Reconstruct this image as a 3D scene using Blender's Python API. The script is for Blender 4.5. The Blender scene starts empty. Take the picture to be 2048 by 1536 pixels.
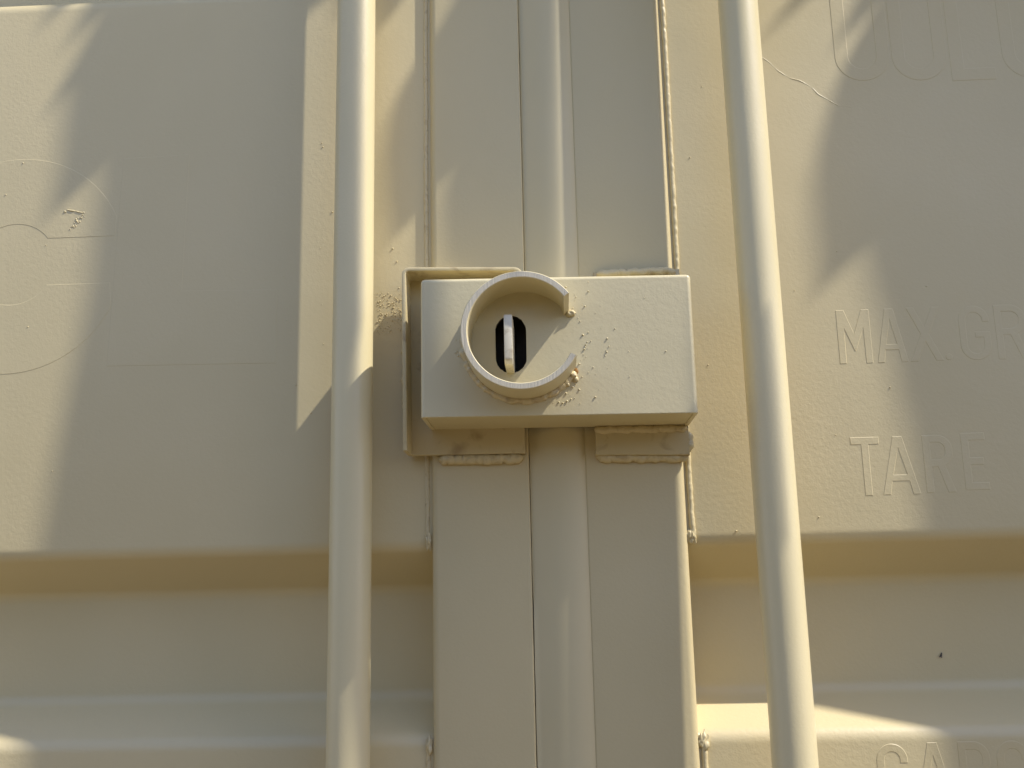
import bpy, bmesh, math, random
from mathutils import Vector, Matrix, noise

S = bpy.context.scene
COL = S.collection
R = math.radians

# ------------------------------------------------------------------ camera
EYE = 1.35                                   # eye height above the ground (m)
cam_d = bpy.data.cameras.new('camera')
cam = bpy.data.objects.new('camera', cam_d)
COL.objects.link(cam)
cam_d.sensor_width = 36.0
cam_d.lens = 35.72
cam_d.clip_start = 0.02
cam_d.clip_end = 500
# rows are the camera axes (right, up, back) in world axes: pitched up about 12 degrees, slight yaw and roll
ax_r = Vector((0.99870, 0.04717, -0.02090)).normalized()
ax_b = Vector((0.04190, -0.97800, -0.20430)).normalized()
ax_u = ax_b.cross(ax_r).normalized()
ax_r = ax_u.cross(ax_b).normalized()
cam.matrix_world = Matrix(((ax_r.x, ax_u.x, ax_b.x, 0),
                           (ax_r.y, ax_u.y, ax_b.y, 0),
                           (ax_r.z, ax_u.z, ax_b.z, EYE),
                           (0, 0, 0, 1)))
S.camera = cam

# ------------------------------------------------------------------ sun and sky
TO_SUN = Vector((3.1, -1.0, 4.05)).normalized()
elev = math.asin(TO_SUN.z)
SUN_STRENGTH, SKY_STRENGTH, EXPOSURE = 3.5, 0.15, 0.72
sun_d = bpy.data.lights.new('sun', 'SUN')
sun_d.energy = SUN_STRENGTH
sun_d.angle = R(0.65)
sun_d.color = (1.0, 0.96, 0.95)
sun = bpy.data.objects.new('sun', sun_d)
COL.objects.link(sun)
sun.rotation_euler = (-TO_SUN).to_track_quat('-Z', 'Y').to_euler()
sun.location = (6, -3, 9)

W = bpy.data.worlds.new('World')
S.world = W
W.use_nodes = True
wn = W.node_tree.nodes
sky = wn.new('ShaderNodeTexSky')
sky.sky_type = 'NISHITA'
sky.sun_disc = False
sky.sun_elevation = elev
sky.sun_rotation = math.atan2(TO_SUN.x, TO_SUN.y)
sky.dust_density = 0.6
sky.air_density = 1.2
sky.ozone_density = 1.0
tint = wn.new('ShaderNodeMix')               # white balance of the blue sky light
tint.data_type = 'RGBA'; tint.blend_type = 'MULTIPLY'
tint.inputs['Factor'].default_value = 1.0
tint.inputs['B'].default_value = (0.99, 0.905, 1.03, 1)
W.node_tree.links.new(sky.outputs[0], tint.inputs['A'])
W.node_tree.links.new(tint.outputs['Result'], wn['Background'].inputs[0])
wn['Background'].inputs[1].default_value = SKY_STRENGTH

S.view_settings.view_transform = 'Standard'
S.view_settings.look = 'None'
S.view_settings.exposure = EXPOSURE
S.view_settings.gamma = 1.0
S.view_settings.use_curve_mapping = False
S.render.engine = 'CYCLES'
S.cycles.max_bounces = 10
S.cycles.diffuse_bounces = 6
S.cycles.use_denoising = True
S.cycles.sample_clamp_indirect = 6.0


# ------------------------------------------------------------------ materials
def nodes_of(name):
    m = bpy.data.materials.new(name)
    m.use_nodes = True
    nt = m.node_tree
    return m, nt, nt.nodes['Principled BSDF']


def add(nt, kind, **kw):
    n = nt.nodes.new(kind)
    for k, v in kw.items():
        setattr(n, k, v)
    return n


PAINT = (0.602, 0.502, 0.262)


def paint(name, base=PAINT, peel=0.00010, peel_scale=330, wave=0.0006, rough=0.42, stain=0.0, stain_col=(0.20, 0.11, 0.04),
          stain_scale=60, hatch=False):
    """sprayed cream paint: orange peel, slow waviness of the sheet, faint tone drift, optional rusty staining"""
    m, nt, bs = nodes_of(name)
    L = nt.links.new
    geo = add(nt, 'ShaderNodeNewGeometry')
    n1 = add(nt, 'ShaderNodeTexNoise'); n1.inputs['Scale'].default_value = peel_scale
    n1.inputs['Detail'].default_value = 3.0; n1.inputs['Roughness'].default_value = 0.6
    n2 = add(nt, 'ShaderNodeTexNoise'); n2.inputs['Scale'].default_value = 14
    n2.inputs['Detail'].default_value = 1.0
    n3 = add(nt, 'ShaderNodeTexNoise'); n3.inputs['Scale'].default_value = 5
    n3.inputs['Detail'].default_value = 5.0
    n4 = add(nt, 'ShaderNodeTexNoise'); n4.inputs['Scale'].default_value = 45
    n4.inputs['Detail'].default_value = 4.0
    for n in (n1, n2, n3, n4):
        L(geo.outputs['Position'], n.inputs['Vector'])
    # colour drift
    ramp = add(nt, 'ShaderNodeMapRange')
    ramp.inputs['From Min'].default_value = 0.3; ramp.inputs['From Max'].default_value = 0.7
    ramp.inputs['To Min'].default_value = 0.0; ramp.inputs['To Max'].default_value = 1.0
    L(n3.outputs['Fac'], ramp.inputs['Value'])
    mix = add(nt, 'ShaderNodeMix', data_type='RGBA')
    mix.inputs['A'].default_value = (*[c * 0.965 for c in base], 1)
    mix.inputs['B'].default_value = (base[0] * 1.03, base[1] * 1.03, base[2] * 1.06, 1)
    L(ramp.outputs['Result'], mix.inputs['Factor'])
    out = mix.outputs['Result']
    if stain > 0:
        ns = add(nt, 'ShaderNodeTexNoise'); ns.inputs['Scale'].default_value = stain_scale
        ns.inputs['Detail'].default_value = 6.0; ns.inputs['Distortion'].default_value = 0.8
        L(geo.outputs['Position'], ns.inputs['Vector'])
        mr = add(nt, 'ShaderNodeMapRange')
        mr.inputs['From Min'].default_value = 0.54; mr.inputs['From Max'].default_value = 0.72
        mr.inputs['To Max'].default_value = stain
        L(ns.outputs['Fac'], mr.inputs['Value'])
        mx = add(nt, 'ShaderNodeMix', data_type='RGBA')
        L(out, mx.inputs['A']); mx.inputs['B'].default_value = (*stain_col, 1)
        L(mr.outputs['Result'], mx.inputs['Factor'])
        out = mx.outputs['Result']
    L(out, bs.inputs['Base Color'])
    # roughness drift
    rr = add(nt, 'ShaderNodeMapRange')
    rr.inputs['To Min'].default_value = rough - 0.06; rr.inputs['To Max'].default_value = rough + 0.08
    L(n4.outputs['Fac'], rr.inputs['Value']); L(rr.outputs['Result'], bs.inputs['Roughness'])
    # bumps
    b2 = add(nt, 'ShaderNodeBump'); b2.inputs['Strength'].default_value = 1.0; b2.inputs['Distance'].default_value = wave
    L(n2.outputs['Fac'], b2.inputs['Height'])
    # the peel fades in and out over the sheet
    am = add(nt, 'ShaderNodeMapRange')
    am.inputs['From Min'].default_value = 0.35; am.inputs['From Max'].default_value = 0.65
    am.inputs['To Min'].default_value = 0.55; am.inputs['To Max'].default_value = 1.25
    L(n3.outputs['Fac'], am.inputs['Value'])
    mu = add(nt, 'ShaderNodeMath', operation='MULTIPLY')
    L(n1.outputs['Fac'], mu.inputs[0]); L(am.outputs['Result'], mu.inputs[1])
    b1 = add(nt, 'ShaderNodeBump'); b1.inputs['Strength'].default_value = 1.0; b1.inputs['Distance'].default_value = peel
    L(mu.outputs[0], b1.inputs['Height']); L(b2.outputs['Normal'], b1.inputs['Normal'])
    last = b1
    if hatch:      # saw marks across a cut end
        mp = add(nt, 'ShaderNodeMapping'); mp.inputs['Rotation'].default_value = (0, R(-28), 0)
        mp.inputs['Scale'].default_value = (900, 60, 60)
        nh = add(nt, 'ShaderNodeTexNoise'); nh.inputs['Scale'].default_value = 1.0; nh.inputs['Detail'].default_value = 3
        L(geo.outputs['Position'], mp.inputs['Vector']); L(mp.outputs['Vector'], nh.inputs['Vector'])
        b3 = add(nt, 'ShaderNodeBump'); b3.inputs['Distance'].default_value = 0.00035
        L(nh.outputs['Fac'], b3.inputs['Height']); L(b1.outputs['Normal'], b3.inputs['Normal'])
        last = b3
    L(last.outputs['Normal'], bs.inputs['Normal'])
    return m


def plain(name, col, rough=0.6, metal=0.0, bump=0.0, scale=80, var=0.15):
    m, nt, bs = nodes_of(name)
    L = nt.links.new
    geo = add(nt, 'ShaderNodeNewGeometry')
    n = add(nt, 'ShaderNodeTexNoise'); n.inputs['Scale'].default_value = scale; n.inputs['Detail'].default_value = 5
    L(geo.outputs['Position'], n.inputs['Vector'])
    mx = add(nt, 'ShaderNodeMix', data_type='RGBA')
    mx.inputs['A'].default_value = (*[c * (1 - var) for c in col], 1)
    mx.inputs['B'].default_value = (*[min(1, c * (1 + var)) for c in col], 1)
    L(n.outputs['Fac'], mx.inputs['Factor']); L(mx.outputs['Result'], bs.inputs['Base Color'])
    bs.inputs['Roughness'].default_value = rough
    bs.inputs['Metallic'].default_value = metal
    if bump:
        b = add(nt, 'ShaderNodeBump'); b.inputs['Distance'].default_value = bump
        L(n.outputs['Fac'], b.inputs['Height']); L(b.outputs['Normal'], bs.inputs['Normal'])
    return m


M_PANEL = paint('panel_paint', peel=0.00020, peel_scale=320)
M_FRAME = paint('frame_paint', peel=0.00020, wave=0.0004)
M_BAR = paint('bar_paint', base=(0.67, 0.575, 0.315), peel=0.00016, peel_scale=400, wave=0.0, rough=0.36)
M_BOX = paint('box_paint', base=(0.615, 0.530, 0.295), peel=0.00021, peel_scale=310, wave=0.0005, rough=0.43)
M_CUT = paint('cut_edge_paint', base=(0.57, 0.51, 0.35), peel=0.00004, wave=0, rough=0.35, hatch=True)
M_PLATE = paint('plate_paint', base=(0.565, 0.47, 0.245), peel=0.00012, stain=0.48, stain_scale=55)
M_WELD = paint('weld_paint', base=(0.605, 0.50, 0.26), peel=0.00022, peel_scale=420, wave=0, stain=0.38, stain_scale=130)
M_GASKET = paint('gasket_paint', base=(0.61, 0.52, 0.285), peel=0.00003, peel_scale=200, wave=0.0004, rough=0.40)
M_RUST = plain('rust', (0.34, 0.17, 0.04), 0.9, bump=0.0004, scale=500)
M_DARK = plain('cavity_shade', (0.075, 0.058, 0.036), 0.7)  # shade inside the slot and cavity, put into the colour
M_TAB = paint('tab_paint', base=(0.66, 0.60, 0.42), peel=0.00005, wave=0, rough=0.45, stain=0.5, stain_scale=140,
              stain_col=(0.25, 0.15, 0.03))
M_RUBBER = plain('black_rubber', (0.02, 0.018, 0.015), 0.8)
M_GROUND = plain('dry_ground', (0.20, 0.150, 0.085), 0.95, bump=0.01, scale=6, var=0.3)
M_LEAF = plain('leaf_green', (0.055, 0.095, 0.025), 0.5, bump=0.001, scale=30, var=0.3)
M_SCREEN = plain('screen_green', (0.125, 0.120, 0.055), 0.7, scale=9, var=0.5)
M_RIB = plain('leaf_rib', (0.13, 0.15, 0.05), 0.6, scale=20)
M_STEM = plain('stem_brown', (0.16, 0.12, 0.06), 0.9, bump=0.01, scale=15, var=0.35)
M_FLY = plain('fly_black', (0.012, 0.010, 0.010), 0.4)
M_WING = plain('fly_wing', (0.10, 0.09, 0.08), 0.3)


# ------------------------------------------------------------------ mesh helpers
def link(name, bm, mat, parent=None, smooth_deg=32, weighted=False):
    bmesh.ops.recalc_face_normals(bm, faces=bm.faces)
    lim = R(smooth_deg)
    for f in bm.faces:
        f.smooth = True
    for e in bm.edges:
        if len(e.link_faces) != 2 or e.calc_face_angle(0) > lim:
            e.smooth = False
    me = bpy.data.meshes.new(name)
    bm.to_mesh(me)
    bm.free()
    for m in (mat if isinstance(mat, (list, tuple)) else [mat]):
        me.materials.append(m)
    o = bpy.data.objects.new(name, me)
    COL.objects.link(o)
    if parent:
        o.parent = parent
        o.matrix_parent_inverse = Matrix.Translation(-parent.location)
    if weighted:
        w = o.modifiers.new('wn', 'WEIGHTED_NORMAL'); w.keep_sharp = True; w.weight = 80
    return o


def thing(name, label, cat, loc, group=None):
    o = bpy.data.objects.new(name, None)
    o.empty_display_size = 0.1
    COL.objects.link(o)
    o.location = loc
    o['label'] = label
    o['category'] = cat
    if group:
        o['group'] = group
    return o


def tag(o, label, cat, group=None):
    o['label'] = label; o['category'] = cat
    if group:
        o['group'] = group


def add_box(bm, x0, x1, y0, y1, z0, z1, bev=0.0, seg=3):
    vs = [bm.verts.new((x, y, z)) for x in (x0, x1) for y in (y0, y1) for z in (z0, z1)]
    fs = [(0, 1, 3, 2), (4, 6, 7, 5), (0, 4, 5, 1), (2, 3, 7, 6), (0, 2, 6, 4), (1, 5, 7, 3)]
    faces = [bm.faces.new([vs[i] for i in f]) for f in fs]
    if bev:
        es = list({e for f in faces for e in f.edges})
        bmesh.ops.bevel(bm, geom=es, offset=bev, segments=seg, profile=0.5, affect='EDGES')


def add_prism(bm, loop, y0, y1, bev=0.0, seg=2):
    """extrude an XZ polygon from y0 to y1"""
    n = len(loop)
    a = [bm.verts.new((p[0], y0, p[1])) for p in loop]
    b = [bm.verts.new((p[0], y1, p[1])) for p in loop]
    fs = [bm.faces.new(a), bm.faces.new(list(reversed(b)))]
    for i in range(n):
        fs.append(bm.faces.new((a[i], b[i], b[(i + 1) % n], a[(i + 1) % n])))
    bmesh.ops.recalc_face_normals(bm, faces=fs)
    if bev:
        es = list({e for f in fs[:1] for e in f.edges})
        bmesh.ops.bevel(bm, geom=es, offset=bev, segments=seg, profile=0.5, affect='EDGES')


def add_tube(bm, pts, rad, n=10, caps=True):
    rings = []
    up0 = Vector((0.13, -0.97, 0.21)).normalized()
    for i, p in enumerate(pts):
        p = Vector(p)
        a = Vector(pts[max(0, i - 1)]); b = Vector(pts[min(len(pts) - 1, i + 1)])
        t = (b - a).normalized()
        s = t.cross(up0)
        if s.length < 1e-4:
            s = t.cross(Vector((1, 0, 0)))
        s.normalize(); q = s.cross(t).normalized()
        r = rad[i] if isinstance(rad, (list, tuple)) else rad
        rings.append([bm.verts.new(p + s * math.cos(k * 2 * math.pi / n) * r + q * math.sin(k * 2 * math.pi / n) * r) for k in range(n)])
    for r0, r1 in zip(rings, rings[1:]):
        for k in range(n):
            bm.faces.new((r0[k], r0[(k + 1) % n], r1[(k + 1) % n], r1[k]))
    if caps:
        bm.faces.new(rings[0]); bm.faces.new(list(reversed(rings[-1])))


def add_bead(bm, pts, r, seed=1, lump=0.35, pitch=0.006, step=0.0012):
    """a hand laid weld bead along a polyline: rippled, lumpy tube"""
    rnd = random.Random(seed)
    dense, rr = [], []
    acc = 0.0
    for a, b in zip(pts, pts[1:]):
        a, b = Vector(a), Vector(b)
        d = (b - a).length
        k = max(1, int(d / step))
        for i in range(k):
            dense.append(a.lerp(b, i / k)); rr.append(acc + d * i / k)
        acc += d
    dense.append(Vector(pts[-1])); rr.append(acc)
    out, rad = [], []
    ph = rnd.random() * 9
    for p, s in zip(dense, rr):
        w = noise.noise(Vector((s * 130 + seed * 7.1, seed, 0)))
        w2 = noise.noise(Vector((s * 420 + seed * 3.3, seed, 5)))
        rip = math.sin(2 * math.pi * (s / pitch) + ph + 2.0 * w)
        e = min(1.0, min(s, acc - s) / (r * 1.2) + 0.35)
        rad.append(r * e * (1 + lump * (0.65 * w + 0.35 * w2) + 0.06 * rip))
        jit = r * lump * 0.8
        out.append(p + Vector((noise.noise(Vector((s * 170, seed, 11))), noise.noise(Vector((s * 150, seed, 17))) * 0.4,
                               noise.noise(Vector((s * 170, seed, 23))))) * jit)
    n0 = len(bm.verts)
    add_tube(bm, out, rad, n=12)
    bm.verts.ensure_lookup_table()
    for v in bm.verts[n0:]:
        q = v.co * 330 + Vector((seed, 0, 0))
        v.co += Vector((noise.noise(q), noise.noise(q + Vector((9, 0, 0))), noise.noise(q + Vector((0, 9, 0))))) * r * lump * 0.55


def add_blob(bm, c, r, seed=0, rough=0.3, sub=2, sq=(1, 1, 1)):
    res = bmesh.ops.create_icosphere(bm, subdivisions=sub, radius=r)
    for v in res['verts']:
        d = v.co.normalized()
        f = 1 + rough * noise.noise(d * 2.1 + Vector((seed * 1.7, seed, 0)))
        v.co = Vector((v.co.x * sq[0], v.co.y * sq[1], v.co.z * sq[2])) * f + Vector(c)


def Zw(z):
    return EYE + z


# ------------------------------------------------------------------ setting: ground
def build_ground():
    bm = bmesh.new()
    n = 24
    vs = {}
    for i in range(n + 1):
        for j in range(n + 1):
            x = (i / n - 0.5) * 60; y = (j / n - 0.5) * 60
            vs[i, j] = bm.verts.new((x, y, 0.0 if abs(x) < 3 and abs(y) < 3 else 0.06 * noise.noise(Vector((x * .2, y * .2, 0)))))
    for i in range(n):
        for j in range(n):
            bm.faces.new((vs[i, j], vs[i + 1, j], vs[i + 1, j + 1], vs[i, j + 1]))
    o = link('ground', bm, M_GROUND)
    o['kind'] = 'structure'


build_ground()

# ------------------------------------------------------------------ the two container doors
Y_PANEL, Y_FRAME, Y_REC = 0.8765, 0.870, 0.926
DOOR_Z0, DOOR_Z1 = 0.16, 2.50
DOOR_W = 1.17
FRAME_IN, FRAME_OUT = 0.0240, 0.1085


def panel_profile():
    """(y, z) from the bottom up: flat bands standing out, recessed bands between, corners rolled"""
    raw = [(Y_PANEL, DOOR_Z0)]
    for zc in (Zw(-0.034) - 0.688, Zw(-0.034), Zw(-0.034) + 0.690):
        raw += [(Y_PANEL, zc - 0.0790), (Y_REC, zc - 0.0515), (Y_REC, zc + 0.0430), (Y_PANEL, zc + 0.0755)]
    raw.append((Y_PANEL, DOOR_Z1))
    out = [Vector(raw[0])]
    for i in range(1, len(raw) - 1):
        p, a, b = Vector(raw[i]), Vector(raw[i - 1]), Vector(raw[i + 1])
        d1 = (a - p).normalized(); d2 = (b - p).normalized()
        ang = d1.angle(d2)
        rad = 0.015
        t = min(rad / math.tan(ang / 2), 0.45 * min((a - p).length, (b - p).length))
        s, e = p + d1 * t, p + d2 * t
        for k in range(9):
            u = k / 8
            out.append(s * (1 - u) ** 2 + p * 2 * u * (1 - u) + e * u ** 2)
    out.append(Vector(raw[-1]))
    return out


def build_panel(side, parent):
    bm = bmesh.new()
    prof = panel_profile()
    th = 0.002
    xs = [side * x for x in (FRAME_OUT - 0.004, 0.3, 0.55, 0.8, DOOR_W - 0.06)]
    front = [[bm.verts.new((x, p.x, p.y)) for p in prof] for x in xs]
    back = [[bm.verts.new((x, p.x + th, p.y)) for p in prof] for x in xs]
    for g in (front, back):
        for c0, c1 in zip(g, g[1:]):
            for k in range(len(prof) - 1):
                bm.faces.new((c0[k], c1[k], c1[k + 1], c0[k + 1]))
    for c in (0, -1):
        for k in range(len(prof) - 1):
            bm.faces.new((front[c][k], front[c][k + 1], back[c][k + 1], back[c][k]))
    for k in (0, -1):
        for i in range(len(xs) - 1):
            bm.faces.new((front[i][k], front[i + 1][k], back[i + 1][k], back[i][k]))
    return link('corrugated_panel', bm, M_PANEL, parent, smooth_deg=50)


def build_frame(side, parent):
    bm = bmesh.new()
    x0, x1 = sorted((side * FRAME_IN, side * FRAME_OUT))
    # meeting stile with a tight inner edge and a rolled outer edge
    r_out, r_in = 0.0065, 0.0016
    pts = []

    def arc(cx, cy, r, a0, a1, n=7):
        for k in range(n):
            a = R(a0 + (a1 - a0) * k / (n - 1))
            pts.append((cx + r * math.cos(a), cy + r * math.sin(a)))
    yb = Y_FRAME + 0.052
    rl, rr = (r_out, r_in) if side < 0 else (r_in, r_out)
    arc(x0 + rl, Y_FRAME + rl, rl, 180, 270)
    arc(x1 - rr, Y_FRAME + rr, rr, 270, 360)
    pts += [(x1, yb), (x0, yb)]
    zs = [DOOR_Z0 + (DOOR_Z1 - DOOR_Z0) * k / 40 for k in range(41)]
    rings = []
    for z in zs:
        rings.append([bm.verts.new((p[0], p[1], z)) for p in pts])
    n = len(pts)
    for a, b in zip(rings, rings[1:]):
        for k in range(n):
            bm.faces.new((a[k], a[(k + 1) % n], b[(k + 1) % n], b[k]))
    bm.faces.new(rings[0]); bm.faces.new(list(reversed(rings[-1])))
    link('meeting_stile', bm, M_FRAME, parent, smooth_deg=40)
    # outer stile and rails, outside the picture
    for name, b in (('hinge_stile', (side * (DOOR_W - 0.065), side * DOOR_W, DOOR_Z0, DOOR_Z1)),
                    ('top_rail', (side * (FRAME_OUT + .001), side * (DOOR_W - 0.067), DOOR_Z1 - 0.07, DOOR_Z1)),
                    ('bottom_rail', (side * (FRAME_OUT + .001), side * (DOOR_W - 0.067), DOOR_Z0, DOOR_Z0 + 0.07))):
        bm = bmesh.new()
        xa, xb = sorted(b[:2])
        add_box(bm, xa, xb, Y_FRAME, Y_FRAME + 0.05, b[2], b[3], 0.004)
        link(name, bm, M_FRAME, parent, weighted=True)


# --- raised lettering, painted over
def rrect(x, z, w, h, r, n=8):
    r = min(r, w / 2, h / 2)
    pts = []
    for cx, cz, a0 in ((x + w - r, z + r, -90), (x + w - r, z + h - r, 0), (x + r, z + h - r, 90), (x + r, z + r, 180)):
        for k in range(n + 1):
            a = R(a0 + 90 * k / n)
            pts.append((cx + r * math.cos(a), cz + r * math.sin(a)))
    return pts


def arc_pts(cx, cz, rx, rz, a0, a1, n=16):
    return [(cx + rx * math.cos(R(a0 + (a1 - a0) * k / n)), cz + rz * math.sin(R(a0 + (a1 - a0) * k / n))) for k in range(n + 1)]


def glyph(ch, x, z, w, h, t):
    """loops (first outer counter-clockwise, then holes) of a narrow sans letter"""
    X, Z = x + w, z + h
    r = w / 2
    if ch == 'L':
        return [[(x, z), (X, z), (X, z + t), (x + t, z + t), (x + t, Z), (x, Z)]]
    if ch == 'T':
        m = x + w / 2
        return [[(m - t / 2, z), (m + t / 2, z), (m + t / 2, Z - t), (X, Z - t), (X, Z), (x, Z), (x, Z - t), (m - t / 2, Z - t)]]
    if ch == 'E':
        m = z + h * 0.5
        return [[(x, z), (X, z), (X, z + t), (x + t, z + t), (x + t, m - t / 2), (X - w * .13, m - t / 2), (X - w * .13, m + t / 2),
                 (x + t, m + t / 2), (x + t, Z - t), (X, Z - t), (X, Z), (x, Z)]]
    if ch == 'M':
        m = x + w / 2
        return [[(x, z), (x + t, z), (x + t, Z - h * .34), (m - t * .12, z + h * .23), (m + t * .12, z + h * .23), (X - t, Z - h * .34),
                 (X - t, z), (X, z), (X, Z), (X - t * 1.15, Z), (m, z + h * .56), (x + t * 1.15, Z), (x, Z)]]
    if ch == 'A':
        m = x + w / 2
        k = t * 1.02
        zb0, zb1 = z + h * .23, z + h * .23 + t * .85

        def xl(zz):        # inner left edge of the left leg
            return x + k + (m - t * .10 - x - k) * (zz - z) / (h * .80)
        outer = [(x, z), (x + k, z), (xl(zb0) - .0002, zb0), (2 * m - xl(zb0) + .0002, zb0), (X - k, z), (X, z), (m + t * .62, Z), (m - t * .62, Z)]
        hole = [(xl(zb1), zb1), (m, z + h * .80), (2 * m - xl(zb1), zb1)]
        return [outer, hole]
    if ch == 'X':
        m = x + w / 2; c = z + h / 2; k = t * 1.1
        return [[(x, z), (x + k, z), (m, c - h * .14), (X - k, z), (X, z), (m + k * .55, c), (X, Z), (X - k, Z), (m, c + h * .14),
                 (x + k, Z), (x, Z), (m - k * .55, c)]]
    if ch == '.':
        return [arc_pts(x + t / 2, z + t / 2, t / 2, t / 2, 0, 345, 14)]
    if ch == 'O':
        return [rrect(x, z, w, h, r), list(reversed(rrect(x + t, z + t, w - 2 * t, h - 2 * t, r - t)))]
    if ch == 'U':
        o = [(x, Z)] + arc_pts(x + r, z + r, r, r, 180, 360) + [(X, Z), (X - t, Z)] + arc_pts(x + r, z + r, r - t, r - t, 360, 180) + [(x + t, Z)]
        return [o]
    if ch in 'CG':
        q = r - t
        o = [(X, z + h * .62 + t * .6)] + arc_pts(x + r, Z - r, r, r, 0, 180) + arc_pts(x + r, z + r, r, r, 180, 360)
        if ch == 'C':
            o += [(X, z + h * .38 - t * .6), (X - t, z + h * .38 - t * .6)]
        else:
            o += [(X, z + h * .52), (x + w * .5, z + h * .52), (x + w * .5, z + h * .52 - t * .85), (X - t, z + h * .52 - t * .85)]
        o += arc_pts(x + r, z + r, q, q, 360, 180) + arc_pts(x + r, Z - r, q, q, 180, 0) + [(X - t, z + h * .62 + t * .6)]
        return [o]
    if ch in 'RP':
        bz = z + h * .44
        bw = min(h * .28, w * .5)
        o = [(x, z), (x + t, z), (x + t, bz)]
        if ch == 'R':
            o += [(x + w * .46, bz), (X - t * 1.05, z), (X + t * .03, z), (x + w * .72, bz + t * .12)]
        o += arc_pts(X - bw, bz + bw, bw, bw, -60 if ch == 'R' else -90, 0, 8) + arc_pts(X - bw, Z - bw, bw, bw, 0, 90, 8) + [(x, Z)]
        q = bw - t
        hole = [(x + t, bz + t), (x + t, Z - t)] + arc_pts(X - bw, Z - bw, max(q, .001), max(q, .001), 90, 0, 6) + \
            arc_pts(X - bw, bz + bw, max(q, .001), max(q, .001), 0, -90, 6)
        return [o, hole]
    if ch == 'S':
        zc = z + h / 2
        rr_ = h / 4 + t / 4
        q = rr_ - t
        cx = x + r
        rx, qx = r, r - t
        o = arc_pts(cx, z + rr_, rx, rr_, 200, 450, 18) + arc_pts(cx, Z - rr_, qx, q, 270, 20, 14)[0:0]
        o = arc_pts(cx, z + rr_, rx, rr_, 200, 450, 18)
        o += list(reversed(arc_pts(cx, Z - rr_, qx, q, 20, 270, 14)))
        o += arc_pts(cx, Z - rr_, rx, rr_, 20, 270, 18)
        o += list(reversed(arc_pts(cx, z + rr_, qx, q, 200, 450, 14)))
        return [o]
    return []


def signed_area(l):
    return 0.5 * sum(a[0] * b[1] - b[0] * a[1] for a, b in zip(l, l[1:] + l[:1]))


def clean(l):
    out = []
    for p in l:
        if not out or (Vector(p) - Vector(out[-1])).length > 1e-5:
            out.append(p)
    if (Vector(out[0]) - Vector(out[-1])).length < 1e-5:
        out.pop()
    return out


def offset(l, d):
    n = len(l)
    out = []
    for i in range(n):
        p = Vector(l[i]); a = Vector(l[i - 1]); b = Vector(l[(i + 1) % n])
        e1 = (p - a).normalized(); e2 = (b - p).normalized()
        n1 = Vector((e1.y, -e1.x)); n2 = Vector((e2.y, -e2.x))
        m = n1 + n2
        if m.length < 1e-6:
            out.append(p + n1 * d); continue
        m.normalize()
        k = 1 / max(0.45, m.dot(n1))
        out.append(p + m * d * k)
    return out


def add_relief(bm, loops, y, height, ramp=0.0009):
    tops = []
    for i, l in enumerate(loops):
        l = clean(l)
        want = 1 if i == 0 else -1
        if signed_area(l) * want < 0:
            l = list(reversed(l))
        lo = offset(l, ramp * .5); hi = offset(l, -ramp * .5)
        vb = [bm.verts.new((p[0], y + 0.0004, Zw(p[1]))) for p in lo]
        vt = [bm.verts.new((p[0], y - height, Zw(p[1]))) for p in hi]
        n = len(l)
        es = []
        for k in range(n):
            bm.faces.new((vb[k], vb[(k + 1) % n], vt[(k + 1) % n], vt[k]))
            es.append(bm.edges.get((vt[k], vt[(k + 1) % n])))
        tops += es
    bmesh.ops.triangle_fill(bm, edges=tops, use_beauty=True, use_dissolve=False, normal=(0, -1, 0))


def letters(spec, parent, height=0.0004, ramp=0.0009, name='lettering'):
    bm = bmesh.new()
    for ch, x, z, w, h, t in spec:
        add_relief(bm, glyph(ch, x, z, w, h, t), Y_PANEL, height, ramp)
    return link(name, bm, M_PANEL, parent, smooth_deg=12)


def specks(pts, y, parent, seed, name='paint_speck', mat=None, rmin=.0004, rmax=.0008):
    rnd = random.Random(seed)
    bm = bmesh.new()
    for x, z in pts:
        r = rmin + (rmax - rmin) * rnd.random() ** 1.8
        add_blob(bm, (x, y - r * .25, Zw(z)), r, rnd.random() * 50, .25, 1)
    o = link(name, bm, mat or M_PANEL, parent, 60)
    o['kind'] = 'stuff'
    return o


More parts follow.
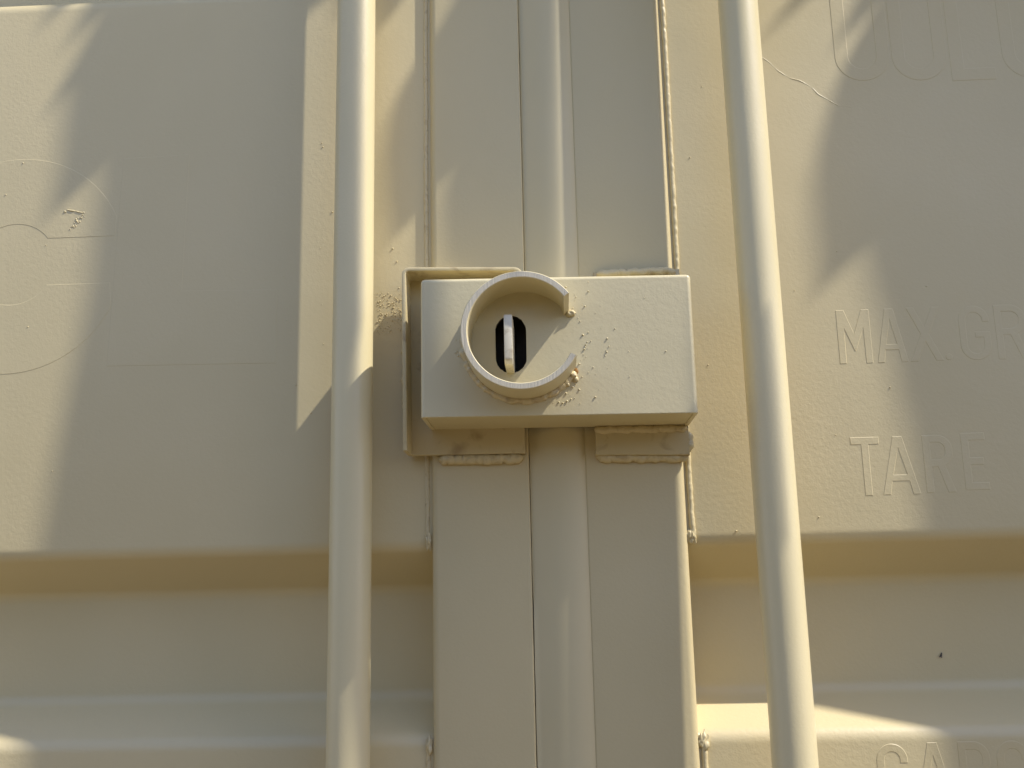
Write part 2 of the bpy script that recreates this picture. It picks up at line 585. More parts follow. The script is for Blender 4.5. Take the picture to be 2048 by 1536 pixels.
def build_door(side):
    if side < 0:
        d = thing('container_door', 'cream steel container door with ghost letters CL and stained bracket on its edge', 'door',
                  (-0.6, Y_FRAME + 0.026, DOOR_Z0), 'container doors')
    else:
        d = thing('container_door', 'cream steel container door with ghost words MAX. GROSS and TARE, carrying the round-shrouded lock box',
                  'door', (0.6, Y_FRAME + 0.026, DOOR_Z0), 'container doors')
    build_panel(side, d)
    build_frame(side, d)
    # weld between panel and stile along each flat band
    xb = side * 0.1128
    for i, (za, zb) in enumerate(((DOOR_Z0 + .08, Zw(-0.034) - 0.688 - .082), (Zw(-0.034) - 0.688 + .080, Zw(-0.034) - .084),
                                  (Zw(-0.034) + .0800, Zw(-0.034) + .690 - .082))):
        bm = bmesh.new()
        big = side > 0
        pts = [(xb + 0.0007 * noise.noise(Vector((z * 9, side, i))), Y_PANEL - (0.0005 if big else -0.0006), z)
               for z in [za + (zb - za) * k / 30 for k in range(31)]]
        add_bead(bm, pts, 0.0024 if big else 0.0022, seed=3 + i + (5 if big else 0), lump=0.22 if big else 0.1, pitch=0.03)
        if big:
            add_blob(bm, (xb + .0003, Y_PANEL - .0004, za + .002), 0.0033, i, .8, 3, (1, .8, 2.1))
            add_blob(bm, (xb - .0022, Y_PANEL - .0010, za + .001), 0.0030, i + 20, .8, 3, (1, .8, 1.7))
            add_blob(bm, (xb + .0004, Y_PANEL - .0004, zb - .002), 0.0034, i + 4, .8, 3, (1.1, .8, 2.1))
            add_blob(bm, (xb - .0022, Y_PANEL - .0010, zb), 0.0030, i + 24, .8, 3, (1, .8, 1.8))
        else:
            add_blob(bm, (xb + .001, Y_PANEL - .0003, za + .002), 0.0032, i, .7, 3, (.8, .8, 2.4))
            add_blob(bm, (xb + .001, Y_PANEL - .0003, zb - .002), 0.0032, i + 4, .7, 3, (.8, .8, 2.4))
        link('weld_bead', bm, M_WELD if not big else M_FRAME, d, 70)
    return d


door_l = build_door(-1)
door_r = build_door(1)

# left door lettering: C and L, very large
bm = bmesh.new()
cx, cz, RO, RI = -0.4975, 0.3105, 0.1045, 0.0390
zt, zb_ = 0.3345, 0.2897
outer = [(-0.4028, zt)]
a_t = math.degrees(math.atan2(0.3540 - cz, -0.4028 - cx))
outer += arc_pts(cx, cz, RO, RO, a_t, 360 - a_t, 60)
outer += [(-0.4050, zb_)]
a_i = math.degrees(math.asin((zt - cz) / RI)); a_j = math.degrees(math.asin((zb_ - cz) / RI))
outer += list(reversed(arc_pts(cx, cz, RI, RI, a_i, 360 + a_j, 40)))
add_relief(bm, [outer], Y_PANEL, 0.00019, 0.0009)
add_relief(bm, [[(-0.4035, 0.2105), (-0.2485, 0.2085), (-0.2495, 0.2775), (-0.3375, 0.2795), (-0.3362, 0.4130), (-0.3998, 0.4115)]],
           Y_PANEL, 0.00018, 0.0009)
link('lettering', bm, M_PANEL, door_l, 12)

# right door lettering
letters([('O', .2690, .4590, .0505, .130, .0125), ('O', .3210, .4570, .0505, .130, .0125), ('L', .3735, .4550, .0405, .130, .0125),
         ('U', .4210, .4550, .0520, .130, .0125)], door_r, .00024, .0011)
letters([('M', .2490, .1920, .0290, .0487, .0062), ('A', .2815, .1920, .0270, .0487, .0062), ('X', .3098, .1922, .0290, .0487, .0062),
         ('.', .3400, .1925, 0, 0, .0060), ('G', .3540, .1918, .0265, .0490, .0062), ('R', .3850, .1918, .0270, .0490, .0062),
         ('O', .4170, .1916, .0265, .0490, .0062), ('S', .4480, .1916, .0255, .0490, .0062), ('S', .4780, .1916, .0255, .0490, .0062)],
        door_r, .00024)
letters([('T', .2515, .0770, .0245, .0503, .0066), ('A', .2755, .0772, .0320, .0500, .0066), ('R', .3120, .0780, .0250, .0495, .0066),
         ('E', .3445, .0795, .0205, .0490, .0066)], door_r, .00024)
letters([('C', .2500, -.1730, .0250, .0500, .0064), ('A', .2790, -.1725, .0320, .0500, .0064), ('R', .3150, -.1722, .0250, .0500, .0064),
         ('G', .3450, -.1720, .0260, .0500, .0064), ('O', .3760, -.1718, .0260, .0500, .0064)], door_r, .00024)

# paint sags, drips and specks on the panels
bm = bmesh.new()
add_bead(bm, [(x, Y_PANEL + .00055, Zw(z)) for x, z in ((.199, .490), (.2075, .483), (.2165, .4725), (.2263, .4650), (.2350, .4622), (.2439, .4562),
                                                       (.2520, .4470), (.2609, .4406), (.2690, .4350), (.2807, .4337))],
         .00072, 31, .30, .02)
link('paint_sag', bm, M_PANEL, door_r, 70)
bm = bmesh.new()
add_bead(bm, [(-.4517, Y_PANEL, Zw(.3625)), (-.4450, Y_PANEL, Zw(.3610)), (-.4348, Y_PANEL, Zw(.3583))], .0007, 8, .8, .004)
rnd = random.Random(12)
for k in range(46):
    u = rnd.random()
    add_blob(bm, (-.4345 - .0110 * u + rnd.uniform(-.0026, .0026), Y_PANEL + .0002, Zw(.3575 - .0155 * u + rnd.uniform(-.002, .002))),
             .0004 + .0008 * rnd.random() ** 2, k, .5, 1)
add_blob(bm, (-.4520, Y_PANEL + .0003, Zw(.3605)), .0013, 3, .7, 2)
link('paint_drip', bm, M_PANEL, door_l, 70)
specks([(-.2109, .4188), (-.2100, .4150), (-.4466, .1167), (-.2105, .3156), (-.5104, .3797), (-.4961, .4108), (-.468, .328),
        (-.2440, .290), (-.2080, .262), (-.2330, .2000), (-.2300, .1880), (-.4790, .2500), (-.2160, .1620), (-.3420, .1700),
        (-.4400, .2480), (-.2000, .3500), (-.2060, .2250), (-.2400, .2480)], Y_PANEL, door_l, 5)
specks([(-.1438, .3126), (-.1400, .3000), (-.1380, .2750), (-.1450, .2680), (-.1550, .2630)], Y_PANEL, door_l, 6, rmin=.0006, rmax=.0010)
specks([(.1874, .5359), (.2150, .2600), (.2400, .1300), (.1500, .0500), (.1300, .3900), (.1450, .4600), (.2200, .0600), (.2900, .1700),
        (.2550, .2950), (.1350, .1950), (.3300, .2600)], Y_PANEL, door_r, 9, rmin=.0005, rmax=.0009)
# burnt spatter field left of the bracket
rnd = random.Random(77)
pts = []
while len(pts) < 190:
    x = rnd.uniform(-.158, -.1305); z = rnd.uniform(.232, .272)
    if rnd.random() < 0.25 + 0.75 * max(0, 1 - abs(z - .250 + (x + .143) * -.5) / .022):
        pts.append((x, z))
specks(pts, Y_PANEL, door_l, 78, 'weld_spatter', rmin=.0003, rmax=.0007)

# rubber lip closing the joint, part of the right door
bm = bmesh.new()
prof = [(-.0236, Y_FRAME + .0080)]
for k in range(29):            # a lopsided swell, fuller towards the right
    u = k / 28
    prof.append((-.0236 + .0482 * u, Y_FRAME + .0030 * (1 - u) + .0009 * u - .0080 * math.sin(math.pi * u ** 1.25) ** .9))
rings = []
for k in range(241):
    z = DOOR_Z0 + .01 + (DOOR_Z1 - DOOR_Z0 - .02) * k / 240
    w = noise.noise(Vector((0, 0, z * 6)))
    lift = max(0.0, min(1.0, (Zw(0.000) - z) / .02)) * .0016
    rag = .0003 * noise.noise(Vector((3, 0, z * 160)))
    ring = []
    for i, (x, y) in enumerate(prof):
        if i < 4:
            y -= lift * (1.0, 1.0, .6, .2)[i]
            x += rag * (1, 1, 0, 0)[i] + (.0004 if lift > 0 else 0) * (1, 1, 0, 0)[i]
        ring.append(bm.verts.new((x + .0003 * w, y, z)))
    rings.append(ring)
for a, b in zip(rings, rings[1:]):
    for k in range(len(prof) - 1):
        bm.faces.new((a[k], a[k + 1], b[k + 1], b[k]))
link('door_gasket', bm, M_GASKET, door_r, 60)
bm = bmesh.new()
add_box(bm, -.0236, .0236, Y_FRAME + .012, Y_FRAME + .045, DOOR_Z0 + .01, DOOR_Z1 - .01)
link('gasket_core', bm, M_RUBBER, door_r)


# ------------------------------------------------------------------ locking bars
def build_bar(x, y0, r, label, lean=0.0):
    y = y0
    t = thing('locking_bar', label, 'locking bar', (x, y, DOOR_Z0 - 0.02), 'door locking bars')
    bm = bmesh.new()
    n = 64
    zs = [DOOR_Z0 - .02, DOOR_Z0 - .018] + [DOOR_Z0 + (DOOR_Z1 - DOOR_Z0) * k / 30 for k in range(31)] + [DOOR_Z1 + .018, DOOR_Z1 + .02]
    rings = []
    for i, z in enumerate(zs):
        q = r * (0.94 if i in (0, len(zs) - 1) else 1)
        rings.append([bm.verts.new((x + q * math.cos(2 * math.pi * k / n), y0 + lean * (z - 1.5) + q * math.sin(2 * math.pi * k / n), z)) for k in range(n)])
    for a, b in zip(rings, rings[1:]):
        for k in range(n):
            bm.faces.new((a[k], a[(k + 1) % n], b[(k + 1) % n], b[k]))
    bm.faces.new(rings[0]); bm.faces.new(rings[-1])
    link('bar_tube', bm, M_BAR, t, 40)
    for zc in (0.36, 2.30):          # guide brackets beyond the picture
        y = y0 + lean * (zc - 1.5)
        bm = bmesh.new()
        add_box(bm, x - .045, x + .045, y + r - .002, Y_PANEL + .002, zc - .035, zc + .035, .003)
        add_box(bm, x - .026, x + .026, y - r - .006, y + r - .001, zc - .02, zc + .02, .005)
        link('guide_bracket', bm, M_BAR, t, weighted=True)
    return t


bar_l = build_bar(-.1722, 0.8402, 0.0173, 'cream round steel locking bar standing left of the lock box, crossing the stained bracket side')
bar_r = build_bar(.1742, 0.8280, 0.0173, 'cream round steel locking bar to the right of the lock box, beside the ghost words', .0075)
rnd = random.Random(4)
bm = bmesh.new()
for k in range(14):
    add_blob(bm, (-.1722 + .0173 * math.sin(R(28)) + rnd.uniform(-.0006, .0006), .841 - .0173 * math.cos(R(28)),
                  Zw(.199 + k * .0042 + rnd.uniform(-.001, .001))), rnd.uniform(.0003, .0006), k, .3, 1)
link('paint_speck', bm, M_BAR, bar_l, 60)

# ------------------------------------------------------------------ striker bracket on the left door
BY0, BY1 = 0.835, 0.8687
bk = thing('lock_bracket', 'cream angle bracket with flanged rim and rusty stained back plate, behind the lock box', 'bracket', (-.078, BY1, Zw(.119)))
BL, TL, TR, BR = (-.1280, .1205), (-.1293, .2808), (-.0250, .2772), (-.0268, .1195)


def round_path(pts, radii, n=8):
    out = []
    for i, p in enumerate(pts):
        if radii[i] == 0:
            out.append(Vector(p)); continue
        p = Vector(p); a = Vector(pts[i - 1]); b = Vector(pts[i + 1])
        d1 = (a - p).normalized(); d2 = (b - p).normalized()
        t = radii[i] / math.tan(d1.angle(d2) / 2)
        s, e = p + d1 * t, p + d2 * t
        for k in range(n + 1):
            u = k / n
            out.append(s * (1 - u) ** 2 + p * 2 * u * (1 - u) + e * u ** 2)
    return out


path = round_path([BL, TL, TR, (TR[0] + .0004, TR[1] - .014)], [0, .0075, .0085, 0])
TH = .0036
inner = []
for i, p in enumerate(path):
    a = path[max(0, i - 1)]; b = path[min(len(path) - 1, i + 1)]
    t = (b - a).normalized()
    inner.append(p + Vector((t.y, -t.x)) * TH)
loop = [tuple(p) for p in path] + [tuple(p) for p in reversed(inner)]
bm = bmesh.new()
n = len(path)
ys = [BY0, BY1]
vo = [[bm.verts.new((p.x, y, Zw(p.y))) for p in path] for y in ys]
vi = [[bm.verts.new((p.x, y, Zw(p.y))) for p in inner] for y in ys]
rim = []
for k in range(n - 1):
    bm.faces.new((vo[0][k], vo[1][k], vo[1][k + 1], vo[0][k + 1]))
    bm.faces.new((vi[0][k], vi[0][k + 1], vi[1][k + 1], vi[1][k]))
    rim.append(bm.faces.new((vo[0][k], vo[0][k + 1], vi[0][k + 1], vi[0][k])))
    bm.faces.new((vo[1][k], vi[1][k], vi[1][k + 1], vo[1][k + 1]))
for k in (0, n - 1):
    bm.faces.new((vo[0][k], vi[0][k], vi[1][k], vo[1][k]))
es = [e for e in bm.edges if sum(f in rim for f in e.link_faces) == 1]
bmesh.ops.bevel(bm, geom=es, offset=.0009, segments=2, profile=.5, affect='EDGES')
link('flange', bm, M_PLATE, bk, 40)
bm = bmesh.new()
add_prism(bm, [(x, Zw(z)) for x, z in ((BL[0] + .0030, BL[1] - .0003), BR, (TR[0] - .004, TR[1] - .003), (TL[0] + .0030, TL[1] - .003))], 0.8630, BY1 + .0001, .0007)
link('back_plate', bm, M_PLATE, bk, 40)
bm = bmesh.new()
add_bead(bm, [(-.1020, Y_FRAME - .002, Zw(.1165)), (-.0650, Y_FRAME - .002, Zw(.1158)), (-.0290, Y_FRAME - .002, Zw(.1158))], .0046, 41, .35, .0062)
link('weld_bead', bm, M_WELD, bk, 70)
bm = bmesh.new()
for k, (z, r) in enumerate(((.247, .0022), (.232, .0020), (.214, .0028), (.205, .0030), (.196, .0034), (.187, .0034), (.178, .0030), (.170, .0034), (.163, .0030))):
    add_blob(bm, (-.1300 - .0008 * (k % 3), BY1 + .001, Zw(z)), r, k + 60, .5, 2, (1.0, 1.2, 1.5))
link('weld_bead', bm, M_WELD, bk, 70)

# ------------------------------------------------------------------ lock box on the right door
LB = thing('lock_box', 'cream welded steel lock box with round C-shaped shroud around a slotted keyhole', 'lock box', (0.003, 0.863, Zw(.140)))
FY, BYK = 0.7985, 0.8632


def eval_mesh(o):
    dg = bpy.context.evaluated_depsgraph_get()
    me = bpy.data.meshes.new_from_object(o.evaluated_get(dg))
    return me


def temp_obj(bm):
    bmesh.ops.recalc_face_normals(bm, faces=bm.faces)
    me = bpy.data.meshes.new('tmp'); bm.to_mesh(me); bm.free()
    o = bpy.data.objects.new('tmp', me); COL.objects.link(o)
    return o


def skew(bm):
    """the box is hung a touch out of level"""
    for v in bm.verts:
        v.co.z += -0.0115 * v.co.x - (0.004 * v.co.x if v.co.z > Zw(.2) else 0)


x0, x1, z0, z1 = -.1080, .1132, .1402, .2560
bm = bmesh.new(); add_box(bm, x0, x1, FY, BYK, Zw(z0), Zw(z1))
low = [e for e in bm.edges if all(v.co.z < Zw(z0) + .001 for v in e.verts)]
bmesh.ops.bevel(bm, geom=[e for e in bm.edges if e not in low], offset=.0034, segments=5, profile=.5, affect='EDGES')
low = [e for e in bm.edges if all(v.co.z < Zw(z0) + .00001 for v in e.verts) and len(e.link_faces) == 2 and e.calc_face_angle(0) > 1]
bmesh.ops.bevel(bm, geom=low, offset=.0009, segments=2, profile=.5, affect='EDGES')
skew(bm)
body = temp_obj(bm)
bm = bmesh.new(); add_box(bm, x0 + .0045, x1 - .0045, FY + .0045, BYK + .02, Zw(z0) + .0045, Zw(z1) - .0045); skew(bm)
cav = temp_obj(bm)
bm = bmesh.new(); add_box(bm, x0 + .0036, x1 - .0036, FY + .0026, BYK + .01, Zw(z0) - .01, Zw(z0) + .0008); skew(bm)
under = temp_obj(bm)
SX, SZ, SW, SH = -.0344, .1996, .0252, .0476
bm = bmesh.new()
slot = [(SX + dx, Zw(SZ) + dz) for dx, dz in rrect(-SW / 2, -SH / 2, SW, SH, SW / 2, 10)]
rnd = random.Random(2)
slot = [(x + rnd.uniform(-.0002, .0002), z + rnd.uniform(-.0003, .0003)) for x, z in slot]
add_prism(bm, slot, FY - .02, FY + .02)
cutter = temp_obj(bm)
for c in (cav, under, cutter):
    md = body.modifiers.new('b', 'BOOLEAN'); md.operation = 'DIFFERENCE'; md.object = c; md.solver = 'EXACT'
me = eval_mesh(body)
for o in (body, cav, under, cutter):
    m_ = o.data; bpy.data.objects.remove(o); bpy.data.meshes.remove(m_)
bm = bmesh.new(); bm.from_mesh(me); bpy.data.meshes.remove(me)
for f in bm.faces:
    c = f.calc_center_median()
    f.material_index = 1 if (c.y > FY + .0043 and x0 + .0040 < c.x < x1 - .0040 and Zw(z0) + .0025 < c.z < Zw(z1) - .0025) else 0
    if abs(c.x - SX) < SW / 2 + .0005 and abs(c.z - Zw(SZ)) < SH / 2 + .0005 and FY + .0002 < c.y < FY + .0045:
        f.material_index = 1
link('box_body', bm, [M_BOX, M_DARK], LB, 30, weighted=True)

# the C shaped shroud: a length of pipe with a gap towards the right
TX, TZ, TRO, TRI, TY = -.0245, .2012, .0472, .0420, .758
bm = bmesh.new()
a0, a1, n = 37.0, 360 - 27.0, 96
rows = []
for k in range(n + 1):
    a = R(a0 + (a1 - a0) * k / n)
    c, s = math.cos(a), math.sin(a)
    rows.append([bm.verts.new((TX + rr * c, y, Zw(TZ) + rr * s)) for rr, y in
                 ((TRO, FY + .0006), (TRO, TY + .0007), (TRO - .0006, TY), (TRI + .0006, TY), (TRI, TY + .0007), (TRI, FY + .0006))])
# the saw cut at both ends is skewed, like the photographed ends
for v in rows[0]:
    v.co.z -= (v.co.y - TY) * .10
for v in rows[-1]:
    v.co.z -= .0006
for ra, rb in zip(rows, rows[1:]):
    for j in range(5):
        f = bm.faces.new((ra[j], rb[j], rb[j + 1], ra[j + 1]))
        f.material_index = 1 if j == 2 else 0
    bm.faces.new((ra[5], rb[5], rb[0], ra[0]))
bm.faces.new(rows[0]); bm.faces.new(list(reversed(rows[-1])))
link('shroud', bm, [M_BOX, M_CUT], LB, 40)

# the tab standing in the slot
bm = bmesh.new()
tx0, tx1 = -.0383, -.0318
zt_, zb2 = .2168, .1762
prof_ = [(FY - .0320, zt_ - .0022), (FY - .0320, zb2 + .004), (FY - .0290, zb2), (FY + .030, zb2 - .001), (FY + .030, zt_), (FY - .0285, zt_)]
va = [bm.verts.new((tx0, y, Zw(z))) for y, z in prof_]
vb = [bm.verts.new((tx1, y, Zw(z))) for y, z in prof_]
fs = [bm.faces.new(va), bm.faces.new(list(reversed(vb)))]
for k in range(len(prof_)):
    fs.append(bm.faces.new((va[k], va[(k + 1) % 6], vb[(k + 1) % 6], vb[k])))
bmesh.ops.bevel(bm, geom=list({e for f in fs for e in f.edges}), offset=.0006, segments=2, profile=.5, affect='EDGES')
link('lock_tab', bm, M_TAB, LB, 40)
bm = bmesh.new()
add_box(bm, -.0800, .0400, FY + .031, FY + .043, Zw(.165), Zw(.235), .002)
link('inner_bolt', bm, M_DARK, LB)

# weld round the shroud's foot, with its two end blobs
bm = bmesh.new()
pts = []
for k in range(60):
    a = R(150 + 178 * k / 59)
    rr = TRO + .0012 + .0010 * noise.noise(Vector((k * .35, 2, 0)))
    pts.append((TX + rr * math.cos(a), FY + .0002, Zw(TZ) + rr * math.sin(a)))
add_bead(bm, pts, .0030, 51, .55, .007)
add_blob(bm, (.0146, FY - .0006, Zw(.2238)), .0036, 9, .45, 3, (1.1, .8, .8))
add_blob(bm, (.0150, FY - .0012, Zw(.1725)), .0028, 7, .45, 3, (1.1, 1, .9))
add_blob(bm, (.0170, FY - .0004, Zw(.1690)), .0022, 4, .45, 2)
add_blob(bm, (.0105, FY - .0004, Zw(.1650)), .0022, 2, .45, 2)
link('weld_bead', bm, M_WELD, LB, 70)
bm = bmesh.new()
add_blob(bm, (.0178, FY + .0004, Zw(.1758)), .0019, 14, .6, 2, (1, .5, 1.4))
link('rust_spot', bm, M_RUST, LB, 70)
rnd = random.Random(21)
pts = []
while len(pts) < 70:
    ang = rnd.uniform(-75, 62); d = .0485 + abs(rnd.gauss(0, .012))
    if -75 < ang < -5 or rnd.random() < .65:
        x = TX + d * math.cos(R(ang)); z = TZ + d * math.sin(R(ang))
        if .146 < z < .250 and x < .108:
            pts.append((x, z))
for k in range(14):
    pts.append((rnd.uniform(-.0800, -.0715), rnd.uniform(.180, .225)))
specks(pts, FY, LB, 22, 'weld_spatter', M_BOX, .0002, .0009)
specks([(.05, .21), (.09, .19), (.075, .235), (.03, .25), (-.09, .245), (-.098, .232), (.1, .16), (.06, .17), (.02, .1493), (-.05, .244)], FY, LB, 23,
       'paint_speck', M_BOX, .0003, .0006)

# mounting pad under the box, welded to the stile
PY = 0.8605
bm = bmesh.new()
add_prism(bm, [(.0330, Zw(.1160)), (.1128, Zw(.1140)), (.1128, Zw(.2790)), (.0370, Zw(.2785))], PY, Y_FRAME + .0004, .0012)
link('mounting_pad', bm, M_PLATE, LB, 40)
for i, (p, r) in enumerate((([(.0335, Y_FRAME - .0020, Zw(.1150)), (.070, Y_FRAME - .0020, Zw(.1140)), (.1120, Y_FRAME - .0020, Zw(.1130))], .0044),
                            ([(.0325, PY + .0005, Zw(.1378)), (.070, PY + .0005, Zw(.1372)), (.1110, PY + .0005, Zw(.1368))], .0036),
                            ([(.0400, PY - .0000, Zw(.2760)), (.070, PY - .0000, Zw(.2768)), (.1000, PY - .0000, Zw(.2768)), (.1090, PY, Zw(.2755))], .0036),
                            ([(.1125, PY + .004, Zw(.1345)), (.1132, PY + .004, Zw(.1260)), (.1125, PY + .004, Zw(.1170))], .0038))):
    bm = bmesh.new()
    add_bead(bm, p, r, 71 + i, .35, .0058)
    link('weld_bead', bm, M_WELD if i != 3 else M_BOX, LB, 70)

# ------------------------------------------------------------------ a small fly resting on the right door
fly = thing('fly', 'tiny black fly resting on the recessed band of the door', 'insect', (.3270, Y_REC, Zw(-.0575)))
fc = Vector((.3270, Y_REC - .0009, Zw(-.0575)))
ax = Vector((.35, 0, .94)).normalized()
bm = bmesh.new()
pts = [fc + ax * s for s in (-.0019, -.0012, -.0003, .0006, .0009, .0015, .0020)]
add_tube(bm, pts, [.0002, .00062, .00075, .00062, .0003, .0006, .0002], 8)
link('body', bm, M_FLY, fly, 70)
for s in (-1, 1):
    bm = bmesh.new()
    side = Vector((.94, 0, -.35)) * s
    a = fc + ax * .0004 + Vector((0, -.0004, 0)); b = fc - ax * .0022 + side * .0014 + Vector((0, -.0003, 0)); c = fc - ax * .0026 + side * .0004 + Vector((0, -.0005, 0))
    off = Vector((0, -.00008, 0))
    v = [bm.verts.new(p) for p in (a, b, c, a + off, b + off, c + off)]
    for f in ((0, 1, 2), (5, 4, 3), (0, 3, 4, 1), (1, 4, 5, 2), (2, 5, 3, 0)):
        bm.faces.new([v[i] for i in f])
    link('wing', bm, M_WING, fly)

# ------------------------------------------------------------------ added foliage screen behind the camera, cuts low frontal fill light
def build_added_screen():
    rnd = random.Random(99)
    bm = bmesh.new()
    for k in range(5200):
        x = rnd.uniform(-5.5, 4.6)
        top = 2.15 + .4 * noise.noise(Vector((x * .7, 1, 0))) + .25 * noise.noise(Vector((x * 2.3, 5, 0)))
        z = top * rnd.random() ** .8
        y = -2.3 - 1.1 * rnd.random() - .25 * noise.noise(Vector((x * 1.3, z * 1.3, 7)))
        s = rnd.uniform(.07, .15)
        d = Vector((rnd.gauss(0, 1), rnd.gauss(.6, 1), rnd.gauss(.2, .8))).normalized()
        t = d.orthogonal().normalized(); q = d.cross(t)
        c = Vector((x, y, max(.05, z)))
        bm.faces.new([bm.verts.new(c + v) for v in (t * s * 1.5, q * s * .55, -t * s * 1.3 + d * s * .3, -q * s * .55)])
    o = link('added_screen', bm, M_SCREEN)
    o['kind'] = 'stuff'
    tag(o, 'added dry green foliage screen, unseen behind the camera, cutting frontal fill light', 'shrubs')


build_added_screen()

# ------------------------------------------------------------------ banana plant growing beside the container, its torn leaves hang before the doors
plant = thing('banana_plant', 'tall banana plant with torn hanging leaves beside the container doors', 'plant', (2.2, 0.45, 0))
bm = bmesh.new()
zs = [0, .4, 1.0, 1.7, 2.4, 3.1, 3.7]
add_tube(bm, [(2.2 + .02 * math.sin(z * 2), .45 + .02 * math.cos(z), z) for z in zs], [.17, .15, .135, .12, .105, .085, .05], 20)
link('stem', bm, M_STEM, plant, 60)
CROWN = Vector((2.2, .45, 3.68))
SUNV = Vector((3.1, -1.0, 4.05))


def leaf(outline, h_of, top, foot=None):
    """outline: (x, z) corners of the blade as it falls on the door; h_of(x, z): how far in front of the door that corner hangs"""
    bm = bmesh.new()
    vs = []
    pts = clean(outline)
    if signed_area(pts) < 0:
        pts = list(reversed(pts))
    for x, z in pts:
        h = h_of(x, z)
        vs.append(bm.verts.new(Vector((x, Y_PANEL, Zw(z))) + SUNV * h))
    es = [bm.edges.new((vs[i], vs[(i + 1) % len(vs)])) for i in range(len(vs))]
    bmesh.ops.triangle_fill(bm, edges=es, use_beauty=True, use_dissolve=False, normal=(0, -1, 0))
    res = bmesh.ops.solidify(bm, geom=bm.faces[:], thickness=.0012)
    o = link('leaf', bm, M_LEAF, plant, 40)
    # midrib and petiole to the crown
    xs = [p[0] for p in pts]; zz = [p[1] for p in pts]
    xm = (min(xs) + max(xs)) / 2
    rib = []
    for k in range(9):
        u = k / 8 if foot is None else 1 - k / 8
        z = min(zz) + .04 + (max(zz) - min(zz) - .05) * u
        x = xm + top * u
        rib.append(Vector((x, Y_PANEL, Zw(z))) + SUNV * (h_of(x, z) + .003))
    if foot is None:          # hangs from an arching stalk
        goal, rise = CROWN, .22
    else:                     # stands up from a stalk that leaves the stem lower down
        x, z, h = foot
        rib.append(Vector((x, Y_PANEL, Zw(z))) + SUNV * h)
        goal, rise = Vector((2.2, .45, 2.45)), -.05
    e = rib[-1]
    for k in range(1, 9):
        u = k / 8
        p = e.lerp(goal, u); p.z += rise * math.sin(math.pi * u)
        rib.append(p)
    for _ in range(3):        # soften the bends of the stalk
        nxt = [rib[0]]
        for a, b in zip(rib, rib[1:]):
            nxt += [a.lerp(b, .25), a.lerp(b, .75)]
        rib = nxt + [rib[-1]]
    bm = bmesh.new()
    add_tube(bm, rib, [.003 + .009 * k / (len(rib) - 1) for k in range(len(rib))], 8)
    link('leaf_rib', bm, M_RIB, o, 60)
    return o


LEAF_SHAPES = {}
# LEAVES-BEGIN
LEAF_SHAPES['centre'] = [(-0.0739, 0.6363), (-0.0966, 0.5515), (-0.1064, 0.5282), (-0.1252, 0.4898), (-0.1207, 0.5009), (-0.1374, 0.4697), (-0.1492, 0.4421), (-0.1560, 0.3947), (-0.1534, 0.3503), (-0.1473, 0.3176), (-0.1303, 0.3372), (-0.1260, 0.3365), (-0.1135, 0.3531), (-0.1197, 0.3193), (-0.1186, 0.2715), (-0.1113, 0.2337), (-0.0852, 0.1778), (-0.0547, 0.1589), (-0.0351, 0.2081), (-0.0308, 0.3741), (-0.0231, 0.5266), (0.0039, 0.6320)]
LEAF_SHAPES['upper'] = [(-0.2567, 0.6519), (-0.2453, 0.5533), (-0.2393, 0.5466), (-0.2153, 0.5614), (-0.1865, 0.5987), (-0.1666, 0.5547), (-0.1606, 0.5279), (-0.1376, 0.5586), (-0.1132, 0.6057), (-0.1082, 0.6437)]
LEAF_SHAPES['near'] = [(-0.4685, 0.6637), (-0.4726, 0.6138), (-0.4868, 0.5546), (-0.4635, 0.5762), (-0.4368, 0.6037), (-0.4557, 0.5504), (-0.4607, 0.5362), (-0.4379, 0.5511), (-0.4499, 0.5235), (-0.4618, 0.4950), (-0.4757, 0.4706), (-0.4608, 0.4679), (-0.4626, 0.4381), (-0.4634, 0.4025), (-0.4695, 0.3538), (-0.4483, 0.3718), (-0.4273, 0.3935), (-0.4241, 0.3659), (-0.4269, 0.3365), (-0.4264, 0.2928), (-0.4306, 0.2501), (-0.4367, 0.2036), (-0.4426, 0.1581), (-0.4485, 0.1134), (-0.4519, 0.0695), (-0.4558, 0.0437), (-0.4571, -0.0365), (-0.4544, -0.1098), (-0.4576, -0.1651), (-0.4417, -0.1962), (-0.4295, -0.1732), (-0.4115, -0.2193), (-0.3918, -0.2346), (-0.3820, -0.1929), (-0.3689, -0.2235), (-0.3471, -0.1818), (-0.3353, -0.1510), (-0.3351, -0.0795), (-0.3320, -0.0181), (-0.3222, 0.0236), (-0.3267, 0.2233), (-0.3281, 0.4170), (-0.3333, 0.5739), (-0.3380, 0.6845)]
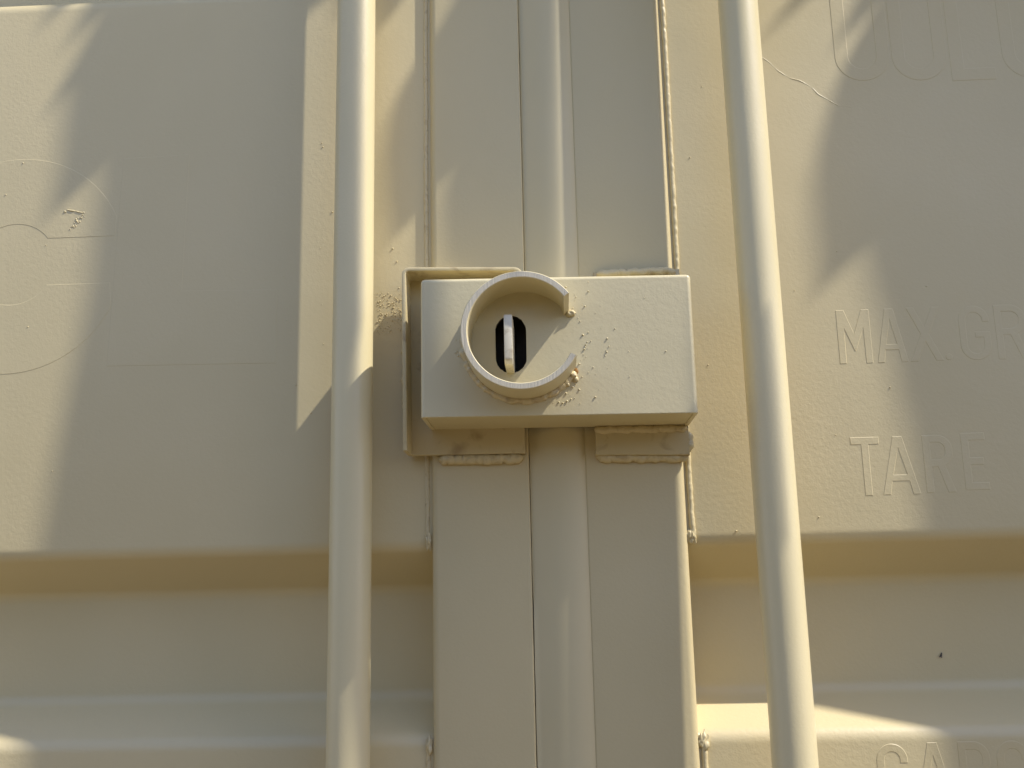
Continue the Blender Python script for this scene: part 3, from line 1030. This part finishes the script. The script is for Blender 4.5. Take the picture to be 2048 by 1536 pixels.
LEAF_SHAPES['far'] = [(0.2977, 0.6484), (0.2428, 0.5550), (0.2012, 0.5092), (0.2388, 0.5332), (0.2619, 0.5593), (0.3004, 0.5731), (0.2939, 0.5419), (0.2820, 0.5217), (0.2693, 0.4930), (0.2856, 0.5102), (0.3057, 0.5236), (0.2783, 0.4793), (0.2666, 0.4556), (0.2507, 0.4120), (0.2398, 0.3723), (0.2354, 0.3397), (0.2349, 0.3112), (0.2353, 0.2783), (0.2317, 0.2553), (0.2467, 0.2663), (0.2656, 0.2828), (0.2777, 0.2852), (0.2802, 0.2600), (0.2870, 0.2205), (0.2927, 0.1898), (0.2950, 0.1521), (0.3005, 0.1219), (0.3026, 0.0711), (0.3031, 0.0472), (0.3013, -0.0104), (0.3000, -0.0703), (0.2999, -0.1093), (0.3011, -0.1476), (0.3029, -0.2220), (0.3161, -0.2761), (0.3414, -0.2549), (0.3555, -0.3253), (0.3897, -0.3494), (0.4078, -0.2977), (0.4476, -0.3325), (0.4681, -0.2700), (0.5118, -0.2773), (0.5416, -0.1878), (0.5815, -0.1550), (0.5766, -0.0944), (0.6375, -0.0371), (0.6279, 0.0641), (0.6835, 0.1471), (0.6772, 0.2714), (0.7211, 0.3722), (0.6901, 0.4913), (0.7150, 0.5824), (0.6568, 0.6712), (0.5871, 0.7028), (0.4473, 0.7169)]
LEAF_SHAPES['lower'] = [(-0.0418, -0.0524), (-0.0315, -0.0433), (-0.0305, -0.1105), (-0.0344, -0.2438), (-0.1956, -0.2535), (-0.1555, -0.2053), (-0.1327, -0.1713), (-0.0945, -0.1193)]
LEAF_SHAPES['tip'] = [(-.346, -.195), (-.270, -.190), (-.215, -.200), (-.205, -.330), (-.240, -.430), (-.285, -.440), (-.314, -.385), (-.334, -.342), (-.345, -.305)]
leaf(LEAF_SHAPES['near'], lambda x, z: .205 + .01 * (z + .2) + .10 * (x + .38), .02)
leaf(LEAF_SHAPES['centre'], lambda x, z: .175 + .06 * (z - .4) + .20 * (x + .07), .02)
leaf(LEAF_SHAPES['upper'], lambda x, z: .185 + .05 * (z - .58), .0)
leaf(LEAF_SHAPES['far'], lambda x, z: .185 + .05 * (z - .1) - .06 * (x - .3), .10)
leaf(LEAF_SHAPES['lower'], lambda x, z: .235 + .03 * (z + .1), .0, (-.085, -.55, .24))  # added blade, shaped to shade the stiles below the box
leaf(LEAF_SHAPES['tip'], lambda x, z: .33 + .03 * (z + .3), .0, (-.24, -.55, .34))  # added blade, shaped to shade the foot of the left bar
# LEAVES-END
